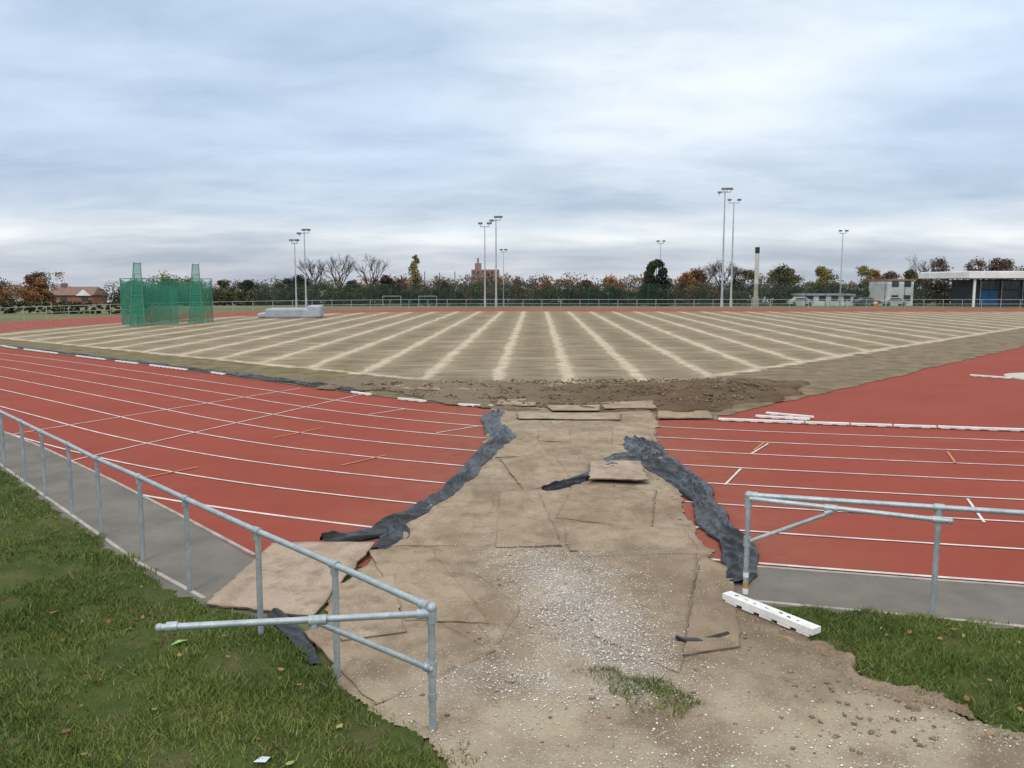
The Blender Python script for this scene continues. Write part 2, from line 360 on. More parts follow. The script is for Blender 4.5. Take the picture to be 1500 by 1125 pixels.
for P,z,mi in [
 ([(-3.1,8.15),(-1.95,7.9),(-1.7,10.2),(-3.0,10.2)],.070,2),
 ([(-1.95,7.5),(-1.05,6.15),(-.15,7.1),(-1.4,8.5)],.060,0),
 ([(-1.55,7.25),(-1.0,7.45),(-1.3,9.0),(-1.9,8.7)],.083,1),
 ([(-1.0,7.75),(-.2,7.7),(-1.0,10.0),(-1.75,9.9)],.068,0),
 ([(-.15,7.1),(.1,8.1),(-.85,9.9),(-1.0,10.0)],.052,3),
 ([(.75,7.4),(1.42,6.7),(2.25,9.8),(.92,9.75)],.056,3),
 ([(1.5,7.0),(2.05,7.2),(2.5,9.2),(2.27,9.75)],.064,0),
 ([(-.2,10.0),(.62,10.1),(.4,12.9),(-.2,12.8)],.064,0),
 ([(-1.5,10.1),(-.26,10.1),(-.28,12.6),(-1.0,12.2)],.052,0),
 ([(.7,9.9),(2.3,9.85),(2.3,10.8),(.68,11.2)],.055,0),
 ([(.2,12.8),(1.0,13.6),(.8,15.5),(-.22,15.2)],.062,0),
 ([(1.25,13.35),(2.2,13.3),(2.3,14.75),(1.4,14.75)],.13,2),
 ([(.62,11.3),(1.85,10.8),(2.25,12.8),(.98,13.3)],.068,3),
 ([(.15,19.65),(2.55,19.55),(2.7,20.5),(.12,20.6)],.09,1),
 ([(2.35,21.05),(3.7,21.2),(3.8,22.5),(2.35,22.2)],.12,0),
 ([(3.5,19.9),(4.85,19.95),(5.0,21.1),(3.7,21.1)],.06,0),
 ([(1.0,20.7),(2.2,20.75),(2.3,21.7),(.9,21.6)],.12,1),
 ([(-.4,21.9),(.6,21.7),(.7,23.0),(-.4,22.9)],.1,0),
 ([(.55,17.0),(1.2,16.9),(1.3,18.7),(.6,18.8)],.056,0),
 ([(-.3,15.4),(.75,15.6),(.5,17.2),(-.35,17.3)],.052,0),
 ([(-4.0,25.4),(-1.0,24.2),(-.6,25.8),(-3.2,26.6)],.12,3),
 ([(2.0,16.6),(2.85,16.7),(3.1,18.9),(2.3,18.9)],.056,0),
]: board(P,z,mi)

m_stone=MC('limestone_chips',.9)
def stones(name,n,sampler,smin,smax,cols):
    base=np.array([(1,0,0),(0,1,0),(-1,0,0),(0,-1,0),(0,0,.8),(0,0,-.6)],float)
    tri=np.array([(0,1,4),(1,2,4),(2,3,4),(3,0,4),(1,0,5),(2,1,5),(3,2,5),(0,3,5)])
    P=sampler(n);n=len(P);s=smin+(smax-smin)*rng.random(n)**3
    A=rng.random(n)*6.28; J=1+.5*(rng.random((n,6,3))-.5)
    v=base[None]*J*s[:,None,None]; ca,sa=np.cos(A)[:,None],np.sin(A)[:,None]
    vx=v[...,0]*ca-v[...,1]*sa;vy=v[...,0]*sa+v[...,1]*ca
    V=np.stack([vx+P[:,0,None],vy+P[:,1,None],v[...,2]*.7+P[:,2,None]],-1).reshape(-1,3)
    F=(tri[None]+(np.arange(n)*6)[:,None,None]).reshape(-1,3)
    cc=np.array(cols)[rng.integers(0,len(cols),n)]*(.8+.4*rng.random((n,1)))
    return fast(name,V,F,[m_stone],colors=np.repeat(cc,6,0))
def smp(n):
    X=rng.uniform(-1.8,4,n*7);Y=rng.uniform(5,10.2,n*7);g=gfun(X,Y)
    k=rng.random(len(X))<g*.6+.012; k&=inpoly(np.stack([X,Y],1),PL+PR); X=X[k][:n];Y=Y[k][:n]
    hz=np.where((X>.75)&(X<2.3)&(Y>6.9)&(Y<9.75),.060,.05)
    return np.stack([X,Y,hz],1)
stones('limestone_chips',24000,smp,.004,.013,[(.70,.68,.65),(.64,.62,.58),(.52,.49,.44),(.40,.35,.29),(.76,.75,.73)])
def smp2(n):
    X=rng.uniform(-1.6,4.8,n*3);Y=rng.uniform(5,21,n*3);k=inpoly(np.stack([X,Y],1),PL+PR);k&=(rng.random(len(X))<np.where(Y<9,.8,.15))&((X>2.1)|(rng.random(len(X))<.3))
    X=X[k][:n];Y=Y[k][:n];return np.stack([X,Y,np.full(len(X),.046)],1)
stones('soil_clods',5000,smp2,.006,.032,[(.17,.125,.083),(.22,.165,.115),(.28,.22,.16)])
def smp3(n):
    X=rng.uniform(-5,9.5,n*3);Y=rng.uniform(21.5,28,n*3);k=inpoly(np.stack([X,Y],1),[(-6,27),(8,28),(9,26),(5,21),(0,21.6),(-3,24)]);X=X[k][:n];Y=Y[k][:n];return np.stack([X,Y,.08+mound(X,Y)+.03*rng.random(len(X))],1)
stones('soil_clods',3500,smp3,.02,.08,[(.11,.075,.045),(.15,.105,.066),(.20,.15,.1)])

# ---------------------------------------------------------------- black plastic sheeting
t=NT('black_polythene'); c=t.mix(t.math('MULTIPLY',t.lin(t.noise(2.2,6,.75),.5,.75),.45),(.006,.007,.010),(.08,.066,.052)); t.bump(t.noise(7,4,.6),.3,.03); m_poly=t.fin(c,t.math('ADD',.16,t.math('MULTIPLY',t.noise(5,3),.22)),0,.26)
def sheet(name,P,W,z=.045,amp=.11,seed=0):
    S=catmull(P,22); N=[];n=44;V=[]
    for i in range(len(S)):
        d=(S[min(i+1,len(S)-1)]-S[max(i-1,0)]).normalized();N.append(Vector((-d.y,d.x,0)))
    L=0.
    for i,(s,nn) in enumerate(zip(S,N)):
        if i: L+=(S[i]-S[i-1]).length
        u=i/(len(S)-1)*(len(W)-1);k=min(int(u),len(W)-2);w=W[k]+(W[k+1]-W[k])*(u-k)
        wl=w*(.78+.5*mn.noise(Vector((L*.9,seed,0)))+.12*mn.noise(Vector((L*4,seed,3)))); wr=w*(.78+.5*mn.noise(Vector((L*.9,seed+9,0)))+.12*mn.noise(Vector((L*4,seed+9,3))))
        for j in range(n+1):
            tt=j/n*2-1; X_=tt*(wr if tt>0 else wl); p=s+nn*X_/1.1
            me_=mn.noise(Vector((L*.7,X_*1.2,seed)))*.6
            r1=1-min(1,abs(mn.noise(Vector(((X_+me_)*3.6,L*.55,seed))))*3.0)
            r2=1-min(1,abs(mn.noise(Vector(((X_+me_*.6)*8+L*.8,L*1.3,seed+5))))*3.0)
            r3=1-min(1,abs(mn.noise(Vector((X_*3+L*2.2,L*2.6-X_*3,seed+7))))*3.)
            body=max(0,.3+.9*mn.noise(Vector((L*.6,X_*1.6,seed+3))))
            env=1-abs(tt)**4
            h=z+amp*env*(.25*body+.7*r1*r1+.2*r2+.2*r3*r3)+.006*r2
            V.append((p.x+.02*mn.noise(Vector((p.x*6,p.y*6,seed))),p.y+.02*mn.noise(Vector((p.x*6,p.y*6,seed+4))),h-(.02 if abs(tt)>.97 else 0)))
    F=[(i*(n+1)+j,i*(n+1)+j+1,(i+1)*(n+1)+j+1,(i+1)*(n+1)+j) for i in range(len(S)-1) for j in range(n)]
    a,b,c_=[np.array(V[i]) for i in F[len(F)//2][:3]]
    if np.cross(b-a,c_-a)[2]<0: F=[f[::-1] for f in F]
    return fast(name,V,F,[m_poly],smooth=True)
sheet('black_plastic_sheet',[(-.35,20.9),(-.5,19.4),(-.2,17.6),(-.5,15.9),(-.75,14.2),(-1.05,12.7),(-1.45,11.5),(-1.85,10.7),(-2.4,10.3)],[.25,.36,.38,.3,.24,.22,.26,.26,.12],seed=1,amp=.09)
sheet('black_plastic_sheet',[(2.55,17.2),(2.6,15.8),(2.75,14.4),(2.88,13.1),(2.85,12.0),(2.8,11.0),(2.78,10.2),(2.65,9.4),(2.45,8.8)],[.35,.6,.5,.38,.33,.30,.30,.28,.16],seed=4,amp=.10)
sheet('black_plastic_sheet',[(2.6,15.9),(2.1,15.3),(1.75,14.6),(1.35,13.9),(.9,13.3),(.5,12.9)],[.4,.5,.3,.3,.25,.1],seed=8,amp=.09)
sheet('black_plastic_sheet',[(-1.55,11.1),(-1.5,10.5),(-1.65,9.95)],[.16,.24,.1],seed=12,amp=.07)
sheet('black_plastic_sheet',[(-2.35,7.95),(-1.98,7.42),(-1.68,6.85)],[.1,.13,.06],seed=15,amp=.05)
sheet('black_plastic_sheet',[(1.5,7.35),(1.75,7.3),(2.0,7.45)],[.04,.07,.02],z=.062,seed=17,amp=.02)
sheet('black_plastic_sheet',[(-29,45.3),(-20,38.2),(-12,31.4),(-9,28.9),(-6.3,26.6),(-4.5,24.9)],[.12,.14,.15,.3,.32,.15],seed=20,amp=.08)

# ---------------------------------------------------------------- white kerb sections
m_kerb=M('white_kerb',(.62,.61,.58),(.78,.77,.75),5,60,.6,bump=.2,famt=.2)
m_dirt=M('kerb_dirt',(.09,.07,.05),(.16,.13,.1),8,60,.95)
def kerb(bd,a,b,z=.0,h=.06,w=.08,notch=.3,frac=.25,fill=.62):
    a=Vector((*a,0));b=Vector((*b,0));d=b-a;L=d.length;rz=math.atan2(d.y,d.x);d.normalize()
    c=(a+b)/2; bd.box((c.x,c.y,z+h*(1+frac)/2),(L,w,h*(1-frac)+.002),rz)
    n=max(2,int(L/notch));fw=notch*fill
    for i in range(n):
        p=a+d*(L*((i+.5)/n)); bd.box((p.x,p.y,z+h*frac/2),(fw,w*.96,h*frac+.002),rz)
def kerb_run(name,P,L=1.0,gap=.012,skip=()):
    bd=B();k=0
    for i in range(len(P)-1):
        a=Vector(P[i]);b=Vector(P[i+1]);D_=(b-a).length;n=max(1,round(D_/L));d=(b-a).normalized()
        for j in range(n):
            if k not in skip:
                jit=random.uniform(-.02,.02)
                kerb(bd,tuple(a+d*(D_*j/n+gap)+Vector((jit,jit))),tuple(a+d*(D_*(j+1)/n-gap)+Vector((jit,-jit))),z=.018)
            k+=1
    bd.obj(name,[m_kerb],bevel=.006)
kerb_run('track_kerb',[(4.9,19.78),(7.8,19.08),(11.4,18.3),(18,16.85),(30,14.3)])
kerb_run('track_kerb',[(-29,46.0),(-25.2,42.0),(-17.9,35.9),(-12.1,31.1)],skip=(3,7,12,13,17,20))
kerb_run('track_kerb',[(-10.9,30.2),(-10.2,29.6)]); kerb_run('track_kerb',[(-4.8,24.75),(-4.1,24.15)],L=.9)
kerb_run('track_kerb',[(-3.2,23.35),(-2.35,22.8)],L=1.05); kerb_run('track_kerb',[(-1.45,22.2),(-.5,21.9)],L=1.)
bd=B();kerb(bd,(6.35,20.72),(7.3,20.05),.02);kerb(bd,(5.95,20.25),(7.1,19.75),.02)
bd.obj('stacked_kerb_sections',[m_kerb],bevel=.006)
bd=B();kerb(bd,(16.1,29.3),(17.0,28.4),.02);bd.obj('kerb_section',[m_kerb],bevel=.006)
bd=B();kerb(bd,(2.20,8.28),(2.80,7.38),.06,h=.085,w=.125,notch=.2,frac=.32,fill=.72)
rz=math.atan2(-.9,.6)
for i in range(7):
    tt=.14+.7*i/6+random.uniform(-.03,.03);x_=2.2+.6*tt;y_=8.28-.9*tt
    bd.box((x_+random.uniform(-.02,.02),y_,.147),(random.uniform(.02,.05),random.uniform(.008,.025),.003),rz+random.uniform(-.5,.5),mi=1)
bd.obj('loose_kerb_section',[m_kerb,m_dirt],bevel=.008)
m_conc=M('concrete',(.38,.36,.31),(.5,.48,.42),3,40,.9)
bd=B();bd.tube((18.6,28.7,.01),(18.6,28.7,.05),1.45,1.45,40);bd.obj('shot_put_circle',[m_conc])

# ---------------------------------------------------------------- rails
t=NT('galvanised_steel'); c=t.mix(t.lin(t.noise(6,5,.7),.35,.7),(.30,.35,.37),(.47,.52,.54)); c=t.mix(t.math('MULTIPLY',t.lin(t.noise(30,4,.7),.5,.7),.5),c,(.20,.23,.24)); t.bump(t.noise(60,4,.7),.25,.004)
m_gal=t.fin(c,t.math('ADD',.32,t.math('MULTIPLY',t.noise(14,4),.35)),.5,.5)
R=.027
def collar(bd,p,d,l=.09,r=.037):
    p=Vector(p);d=Vector(d).normalized()*l/2; bd.tube(p-d,p+d,r,n=14)
bd=B()
posts=[(-14.6,20.6),(-13.6,19.5),(-12.7,18.5),(-11.75,17.5),(-10.85,16.5),(-9.9,15.5),(-8.97,14.55),(-8.0,13.5),(-7.16,12.58),(-6.23,11.58),(-5.34,10.6),(-4.36,9.6),(-3.43,8.6),(-2.33,7.45),(-1.45,6.62),(-.58,5.8)]
hz=lambda i:1.04 if i<13 else (1.04,1.01,.97)[i-13]
for i,(x,y) in enumerate(posts):
    h=hz(i);bd.tube((x,y,-.05),(x+random.uniform(-.008,.008),y,h),R,n=14)
    if i<15:
        x2,y2=posts[i+1];bd.tube((x,y,h),(x2,y2,hz(i+1)),R,n=14)
        collar(bd,(x,y,h),(x2-x,y2-y,0)); collar(bd,(x,y,h-.05),(0,0,1),.06,.034)
cx,cy,ch=posts[-1][0],posts[-1][1],.97
bd.ball((cx,cy,ch),.042); collar(bd,(cx,cy,ch-.06),(0,0,1),.1,.038); collar(bd,(cx-.05,cy+.045,ch+.002),(-.87,.82,0),.08,.037)
bd.tube((cx,cy,ch-.04),(-2.38,5.42,.985),R*.9,n=14); bd.ball((-2.38,5.42,.985),.03,n=6); collar(bd,(-2.30,5.437,.985),(1,.2,0),.07,.034)
collar(bd,(cx-.06,cy-.01,ch-.038),(1,.2,0),.09,.036)
bd.tube((-1.36,5.62,.94),(cx,cy-.03,.52),R*.8,n=14); collar(bd,(-1.36,5.62,.955),(1,.2,0),.12,.036); collar(bd,(cx,cy,.52),(0,0,1),.1,.037); bd.ball((cx-.04,cy-.03,.54),.035,n=6);collar(bd,(-1.38,5.615,.93),(0,0,1),.06,.03)
collar(bd,(cx,cy,.3),(0,0,1),.05,.034)
bd.obj('tubular_handrail',[m_gal],smooth=True)
bd=B()
rp=[(2.43,8.41),(4.14,7.93),(5.9,7.43),(7.7,6.93)]
for i,(x,y) in enumerate(rp):
    bd.tube((x,y,-.05),(x,y,1.13),R,n=14);collar(bd,(x,y,1.08),(0,0,1),.06,.034)
    if i<3: bd.tube((x,y,1.13),(*rp[i+1],1.13),R,n=14);collar(bd,(x+(.04 if i==0 else 0),y-(.012 if i==0 else 0),1.13),(1.7,-.48,0))
bd.ball((2.43,8.41,1.13),.042); collar(bd,(2.43,8.41,1.05),(0,0,1),.1,.038)
bd.tube((2.43,8.38,1.10),(4.08,7.62,1.085),R*.9,n=14);collar(bd,(4.0,7.655,1.086),(1.6,-.75,0),.1,.035)
bd.ball((4.09,7.615,1.085),.03,n=6)
bd.tube((2.45,8.36,.66),(3.16,8.03,1.06),R*.75,n=14);collar(bd,(3.14,8.05,1.09),(1.6,-.75,0),.12,.036);collar(bd,(3.12,8.05,1.05),(1,-.4,.5),.07,.032);collar(bd,(2.43,8.41,.64),(0,0,1),.1,.037)
collar(bd,(4.14,7.93,1.0),(0,0,1),.06,.036)
for z0,z1,mi in((.08,.14,1),(.14,.2,2),(.26,.31,1)): bd.tube((2.43,8.41,z0),(2.43,8.41,z1),R+.003,n=14,mi=mi)
bd.obj('tubular_handrail',[m_gal,m_kerb,m_yel],smooth=True)
m_wrail=M('far_rail_steel',(.34,.36,.37),(.46,.48,.49),2,10,.6,.2,bump=0)
bd=B();seg=[p for p in off(12.6) if p.y>34]
res=[seg[0]]
for p in seg[1:]:
    while (p-res[-1]).length>2.4: res.append(res[-1]+(p-res[-1]).normalized()*2.4)
for i,p in enumerate(res):
    bd.tube((p.x,p.y,0),(p.x,p.y,1.1),.03,n=5)
    if i+1<len(res):
        q=res[i+1]
        for z in(1.1,.55): bd.tube((p.x,p.y,z),(q.x,q.y,z),.026,n=5,cap=False)
bd.obj('perimeter_rail',[m_wrail])

# ---------------------------------------------------------------- grass
GL=[(-24,30.5),(-12.5,18.25),(-9.2,14.75),(-7,12.3),(-4.36,9.4),(-3.25,8.3),(-2.45,7.8),(-1.95,7.3),(-1.6,6.75),(-1.15,6.15),(-.62,5.65),(-.42,5.2),(-.35,3.5),(-24,3.5)]
GR=[(2.5,8.28),(3.75,7.95),(4.97,7.6),(9.5,6.4),(11,3.5),(5.1,3.5),(4.4,5.0),(3.75,5.7),(3.15,6.4),(2.85,7.1),(2.6,7.9)]
t=NT('lawn_soil_grass'); c=t.mix(t.lin(t.noise(1.1,5),.35,.65),(.052,.074,.018),(.086,.112,.03)); c=t.mix(t.math('MULTIPLY',t.lin(t.noise(3.5,6,.7),.50,.66),.7),c,(.13,.105,.055)); t.bump(t.noise(60,4),1.,.03); m_lawn=t.fin(c,1.,0,.1)
ragged('lawn',GL,.06,.036,.05,.9,m_lawn,jit=.09,js=4)
ragged('lawn',GR,.05,.036,.06,.9,m_lawn,jit=.16,js=3)
m_blade=MC('grass_blades',.7,spec=.2)
def blades(name,regs):
    Vs=[];Cs=[]
    for poly_,bb,dens,h0 in regs:
        x0,x1,y0,y1=bb;n=int((x1-x0)*(y1-y0)*dens)
        X=rng.uniform(x0,x1,n);Y=rng.uniform(y0,y1,n)
        k=inpoly(np.stack([X+(vn(X,Y,4,2)-.5)*.3,Y+(vn(X+9,Y,4,2)-.5)*.3],1),poly_)&(np.abs(X)<.72*Y+.3)
        k&=rng.random(n)<np.clip(1.25-Y/16,.25,1)
        d=vn(X,Y,.9,4); d2=vn(X+40,Y,3.5,3); d3=vn(X+80,Y+20,1.3,3); k&=rng.random(n)<np.clip((d2-.24)*3.2,.08,1)*np.clip((d3-.22)*3.2,.12,1)
        X=X[k];Y=Y[k];d=d[k];d2=d2[k];n=len(X)
        h=h0*(.4+1.0*rng.random(n))*(.5+.9*d2); w=.0026+.002*rng.random(n)+.0002*Y; a=rng.random(n)*6.28; l=rng.normal(0,.6,(n,2))*h[:,None]
        z=.04+.05*(vn(X,Y,.9,4)-.3)-.005
        b0=np.stack([X-w*np.cos(a),Y-w*np.sin(a),z],1);b1=np.stack([X+w*np.cos(a),Y+w*np.sin(a),z],1);tp=np.stack([X+l[:,0],Y+l[:,1],z+h],1)
        Vs.append(np.stack([b0,b1,tp],1).reshape(-1,3))
        g=np.array([.072,.115,.02]);g2=np.array([.15,.185,.042]);br=np.array([.21,.18,.085])
        m=np.clip((d-.3)*2.2,0,1)[:,None];c=g*(1-m)+g2*m; r=rng.random((n,1)); c=np.where(r<.11,br,c)*(.6+.8*rng.random((n,1)))
        Cs.append(np.repeat(c,3,0))
    V=np.concatenate(Vs);C=np.concatenate(Cs);F=np.arange(len(V)).reshape(-1,3)
    fast(name,V,F,[m_blade],colors=C)
TUFT=[(.5,6.65),(.85,6.75),(1.15,6.6),(1.5,6.2),(1.35,6.0),(1.0,6.05),(.85,6.35)]
blades('grass',[(GL,(-11,-.3,4.8,8.5),7500,.045),(GL,(-14,-3,8.5,19),3200,.05),(GR,(2.4,6,4.8,8.4),7500,.045),
 (TUFT,(.4,1.6,5.9,6.8),8000,.05),([(2.6,8.3),(3.0,7.4),(3.5,6.5),(4.2,5.6),(3.9,5.3),(3.1,6.1),(2.6,6.9),(2.4,7.8)],(2.3,4.3,5.2,8.4),900,.035),([(-1.2,6.2),(-.5,5.9),(-.2,5.2),(-.6,5)],(-1.2,-.1,5,6.3),3000,.05)])
bd=B()
for i in range(80):
    if i<62:
        y=random.uniform(5.2,12);x=random.uniform(-.6*y,-1.0-(y-5.5)*.6)
        if x>-.6-(y-5.8)*1.0: continue
    else: y=random.uniform(5.5,7.6);x=random.uniform(3.3,4.6)
    s_=random.uniform(.012,.032)*(1.6 if i%17==0 else 1);a=random.random()*6.28
    col=random.choice([(.20,.11,.05),(.26,.17,.06),(.15,.08,.04),(.3,.28,.10)])
    pts=[(x+s_*math.cos(a+q)*k_,y+s_*math.sin(a+q)*k_,.07+random.uniform(0,.025)) for q,k_ in((0,1.3),(1.2,.7),(2.2,.8),(3.14,1),(4.2,.7),(5.3,.8))]
    bd.add(pts,[(0,1,2,3,4,5)],0,col)
bd.add([(-1.75,5.32,.08),(-1.66,5.30,.09),(-1.64,5.35,.1),(-1.71,5.38,.085)],[(0,1,2,3)],0,(.5,.55,.62))
bd.add([(-3.05,7.15,.08),(-2.95,7.2,.1),(-2.92,7.25,.09),(-3.03,7.27,.08)],[(0,1,2,3)],0,(.25,.45,.15))
bd.obj('fallen_leaves',[MC('leaf_litter',.8)])

# ---------------------------------------------------------------- trees
m_leaf=MC('foliage',.9,spec=.1); m_bark=M('bark',(.06,.048,.04),(.10,.085,.072),3,12,.95)
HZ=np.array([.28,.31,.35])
PAL={'or':[(.24,.115,.04),(.18,.085,.035),(.26,.14,.05)],'rust':[(.14,.07,.04),(.11,.058,.036),(.16,.085,.047)],'ol':[(.08,.085,.034),(.105,.097,.042),(.066,.07,.032)],
 'dk':[(.03,.044,.022),(.04,.054,.026),(.024,.034,.02)],'yg':[(.20,.17,.05),(.15,.14,.045),(.23,.18,.06)],'rb':[(.105,.058,.043),(.08,.047,.037),(.125,.07,.047)],'br':[(.115,.085,.053),(.095,.072,.049),(.135,.095,.057)]}
def leafcloud(C,Rr,n,size,pal,haze,bias=None):
    k=len(C);idx=rng.integers(0,k,n); d=rng.normal(0,1,(n,3));d/=np.linalg.norm(d,axis=1)[:,None]
    r=Rr[idx]*rng.random(n)**.45; P=C[idx]+d*r[:,None]*np.array([1,1,.75])
    u=rng.normal(0,1,(n,3));u/=np.linalg.norm(u,axis=1)[:,None];w=rng.normal(0,1,(n,3));w-=u*(u*w).sum(1)[:,None];w/=np.linalg.norm(w,axis=1)[:,None]
    s=size*(.5+.9*rng.random(n));u*=s[:,None];w*=s[:,None]*.7
    V=np.stack([P-u,P+w*.8,P+u,P-w*.8],1).reshape(-1,3)
    pal=np.array(pal);cc=pal[rng.integers(0,len(pal),k)][idx]*(.65+.7*rng.random((k,1))[idx])*(.85+.3*rng.random((n,1)))
    zmn,zmx=P[:,2].min(),P[:,2].max();low_shade=.65+.45*(P[:,2]-zmn)/(zmx-zmn+.01);cc=cc*low_shade[:,None]  # self-shading painted into the leaf colours, darker towards the bottom
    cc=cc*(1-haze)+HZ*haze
    return V,np.repeat(cc,4,0)
def branch(bd,p,d,L,r,depth,tips,spread=.5,n=4,kids=(2,3),up=.15):
    q=p+d*L; bd.tube(p,q,r,r*.68,n=n,mi=0,cap=False)
    tips.append(q)
    if depth==0: return
    for i in range(random.randint(*kids)):
        nd=(d+Vector((random.gauss(0,spread),random.gauss(0,spread),random.gauss(0,spread*.5)+up))).normalized()
        branch(bd,p+d*L*random.uniform(.6,1),nd,L*random.uniform(.6,.85),r*.62,depth-1,tips,spread,max(3,n-1),kids,up)
def leaf_tree(name,x,y,h,rad,pal,n=1500,size=.2,haze=.06,shape='round',sparse=1.):
    g=gz(y);p=empty(name);bd=B();tips=[]
    th=h*(.25 if shape=='round' else .08)
    bd.tube((x,y,g-.1),(x,y,g+th),h*.03,h*.022,n=6,cap=False)
    if shape=='round':
        for i in range(4):
            a=i*1.57+random.random();d=Vector((math.cos(a)*.55,math.sin(a)*.55,.8)).normalized()
            branch(bd,Vector((x,y,g+th*.9)),d,h*.24,h*.014,2,tips,.45)
    else: bd.tube((x,y,g+th),(x,y,g+h*.93),h*.02,h*.005,n=5,cap=False)
    bd.obj('trunk_and_limbs',[m_bark],parent=p)
    k=34;C=[];Rr=[]
    for i in range(k):
        if shape=='round':
            a=random.random()*6.28;v=random.random();prof=math.sin(math.pi*min(1,.15+.85*v))**.6;rr=rad*prof*math.sqrt(random.random())*.9
            C.append((x+rr*math.cos(a),y+rr*math.sin(a),g+h*(.15+.75*v)));Rr.append(rad*random.uniform(.22,.42))
        elif shape=='poplar':
            v=(i+.5)/k;prof=math.sin(math.pi*min(.97,v*.85+.12))**.7;a=random.random()*6.28;rr=rad*prof*.45
            C.append((x+rr*math.cos(a),y+rr*math.sin(a),g+h*(.06+.9*v)));Rr.append(rad*max(.18,.6*prof))
        else:
            v=(i+.5)/k;prof=(1-v)**.5*min(1,.6+v*4);a=random.random()*6.28;rr=rad*prof*.7
            C.append((x+rr*math.cos(a),y+rr*math.sin(a),g+h*(.06+.86*v)));Rr.append(rad*max(.25,.5*prof))
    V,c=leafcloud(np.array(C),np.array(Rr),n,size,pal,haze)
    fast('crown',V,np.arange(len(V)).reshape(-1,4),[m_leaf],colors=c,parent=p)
def bare_tree(x,y,h,pal=PAL['br'],n=250):
    g=gz(y);bd=B();tips=[];p=empty('bare_tree')
    bd.tube((x,y,g-.1),(x,y,g+h*.24),h*.022,h*.017,n=6,cap=False)
    for i in range(5):
        a=i*1.26+random.random()*.6;d=Vector((math.cos(a)*.45,math.sin(a)*.45,.9)).normalized()
        branch(bd,Vector((x,y,g+h*.22)),d,h*.2,h*.011,5,tips,.33,4,(2,3),.1)
    T=np.array([tuple(q) for q in tips]);sc_=(h*.98)/(T[:,2].max()-g)
    bd.v=[(x+(v[0]-x)*sc_,y+(v[1]-y)*sc_,g+(v[2]-g)*sc_) for v in bd.v]
    bd.obj('trunk_and_limbs',[m_bark],parent=p)
    T=(T-np.array([x,y,g]))*sc_+np.array([x,y,g]);T=T[T[:,2]>g+h*.35]
    V,c=leafcloud(T,np.full(len(T),h*.04),n,.09,pal,.15)
    fast('last_leaves',V,np.arange(len(V)).reshape(-1,4),[m_leaf],colors=c,parent=p)
for x,h in((-39.6,9.8),(-34.3,10.6),(-28.5,10.6)): bare_tree(x,170+random.uniform(-3,3),h)
bare_tree(83.4,170,10.6);bare_tree(42.5,172,9.6,n=900);bare_tree(39.5,175,8.9,n=700);bare_tree(46,174,9.3,n=800)
leaf_tree('poplar_tree',-19.0,166,10.2,1.7,PAL['yg'],4200,.15,.03,'poplar')
leaf_tree('evergreen_tree',24.2,142,8.0,3.3,PAL['dk'],6500,.2,.02,'cone')
for x,h,r,pl in [(-108,7.8,4.4,'or'),(-101.5,7.9,4.0,'or'),(-97,7.2,3.4,'rust'),(-93.5,5.6,2.2,'or'),(-74,4.9,2.6,'dk'),(-70,5.8,3,'ol'),(-66,5.0,2.8,'ol'),(-62,4.8,2.6,'br'),(-58,5.5,2.8,'ol'),(-52,5.0,2.8,'dk'),(-46.5,5.8,2.4,'dk'),(-43.5,6.4,2.8,'dk'),
  (-31,5.2,2.4,'ol'),(-25,6.2,2.3,'rb'),(-22,5.4,2,'rust'),(-14,5.4,2.4,'br'),(7,5.0,2.6,'or'),(15,5.4,3,'rust'),(20,5.9,3,'or'),(33.5,6.6,2.8,'or'),(37.5,7.8,3,'rust'),(48,7.9,3.2,'br'),(52.8,8.3,3.2,'ol'),(57,7.7,3.2,'ol'),(60.5,8.0,2.8,'yg'),(64,7.8,3.2,'ol'),(69.5,8.3,3,'yg'),(73,7.5,2.8,'or'),(77,7.2,3,'br'),(81,7.4,2.8,'ol'),
  (87,10.1,4,'rb'),(91,9.6,3.6,'rust'),(95.5,9.9,4,'rb'),(100,9.4,3.6,'br'),(104,9.8,4,'rb'),(109,9.4,3.8,'rust')]:
    leaf_tree('autumn_tree',x,168+random.uniform(-6,6),h,r,PAL[pl],3600,.18,.04)
def mass(name,x0,x1,y,h0,h1,dy,n,k,size,pals,haze,rmul=1.):
    C=[];Rr=[]
    for i in range(k):
        x=random.uniform(x0,x1);hh=h0+(h1-h0)*(mn.noise(Vector((x*.09,y,0)))*1.1+.5+.35*mn.noise(Vector((x*.35,y,4))));z=random.random()
        yy=y+random.uniform(-dy,dy);C.append((x,yy,gz(yy)+hh*z));Rr.append(rmul*random.uniform(.5,1.1)*min(1.6,hh*.35))
    C=np.array(C);Rr=np.array(Rr);o=np.argsort(C[:,0]);C=C[o];Rr=Rr[o]
    Vs=[];Cs=[];S=max(4,int((x1-x0)/8))
    for s_ in range(S):
        a=len(C)*s_//S;b=len(C)*(s_+1)//S;pl=PAL[random.choice(pals)]+PAL[random.choice(pals)]
        if b-a<1: continue
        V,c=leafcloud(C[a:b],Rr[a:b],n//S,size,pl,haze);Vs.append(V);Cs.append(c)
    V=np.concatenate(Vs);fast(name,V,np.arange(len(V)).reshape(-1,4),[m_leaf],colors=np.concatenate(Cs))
mass('hedgerow',-125,-90,160,2.0,3.6,3,9000,300,.2,['dk','or','rust','ol'],.03)
mass('hedgerow',-77,-10,160,1.8,4.4,3,24000,700,.2,['ol','dk','dk','br','ol'],.03)
mass('hedgerow',-10,120,160,1.5,4.0,3,40000,1200,.2,['ol','dk','rust','br','dk'],.03)
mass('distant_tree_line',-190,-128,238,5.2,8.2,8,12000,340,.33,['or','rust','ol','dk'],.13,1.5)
mass('distant_tree_line',-108,190,238,4.2,9.0,10,50000,1400,.33,['or','rust','br','ol','yg','rb'],.14,1.5)
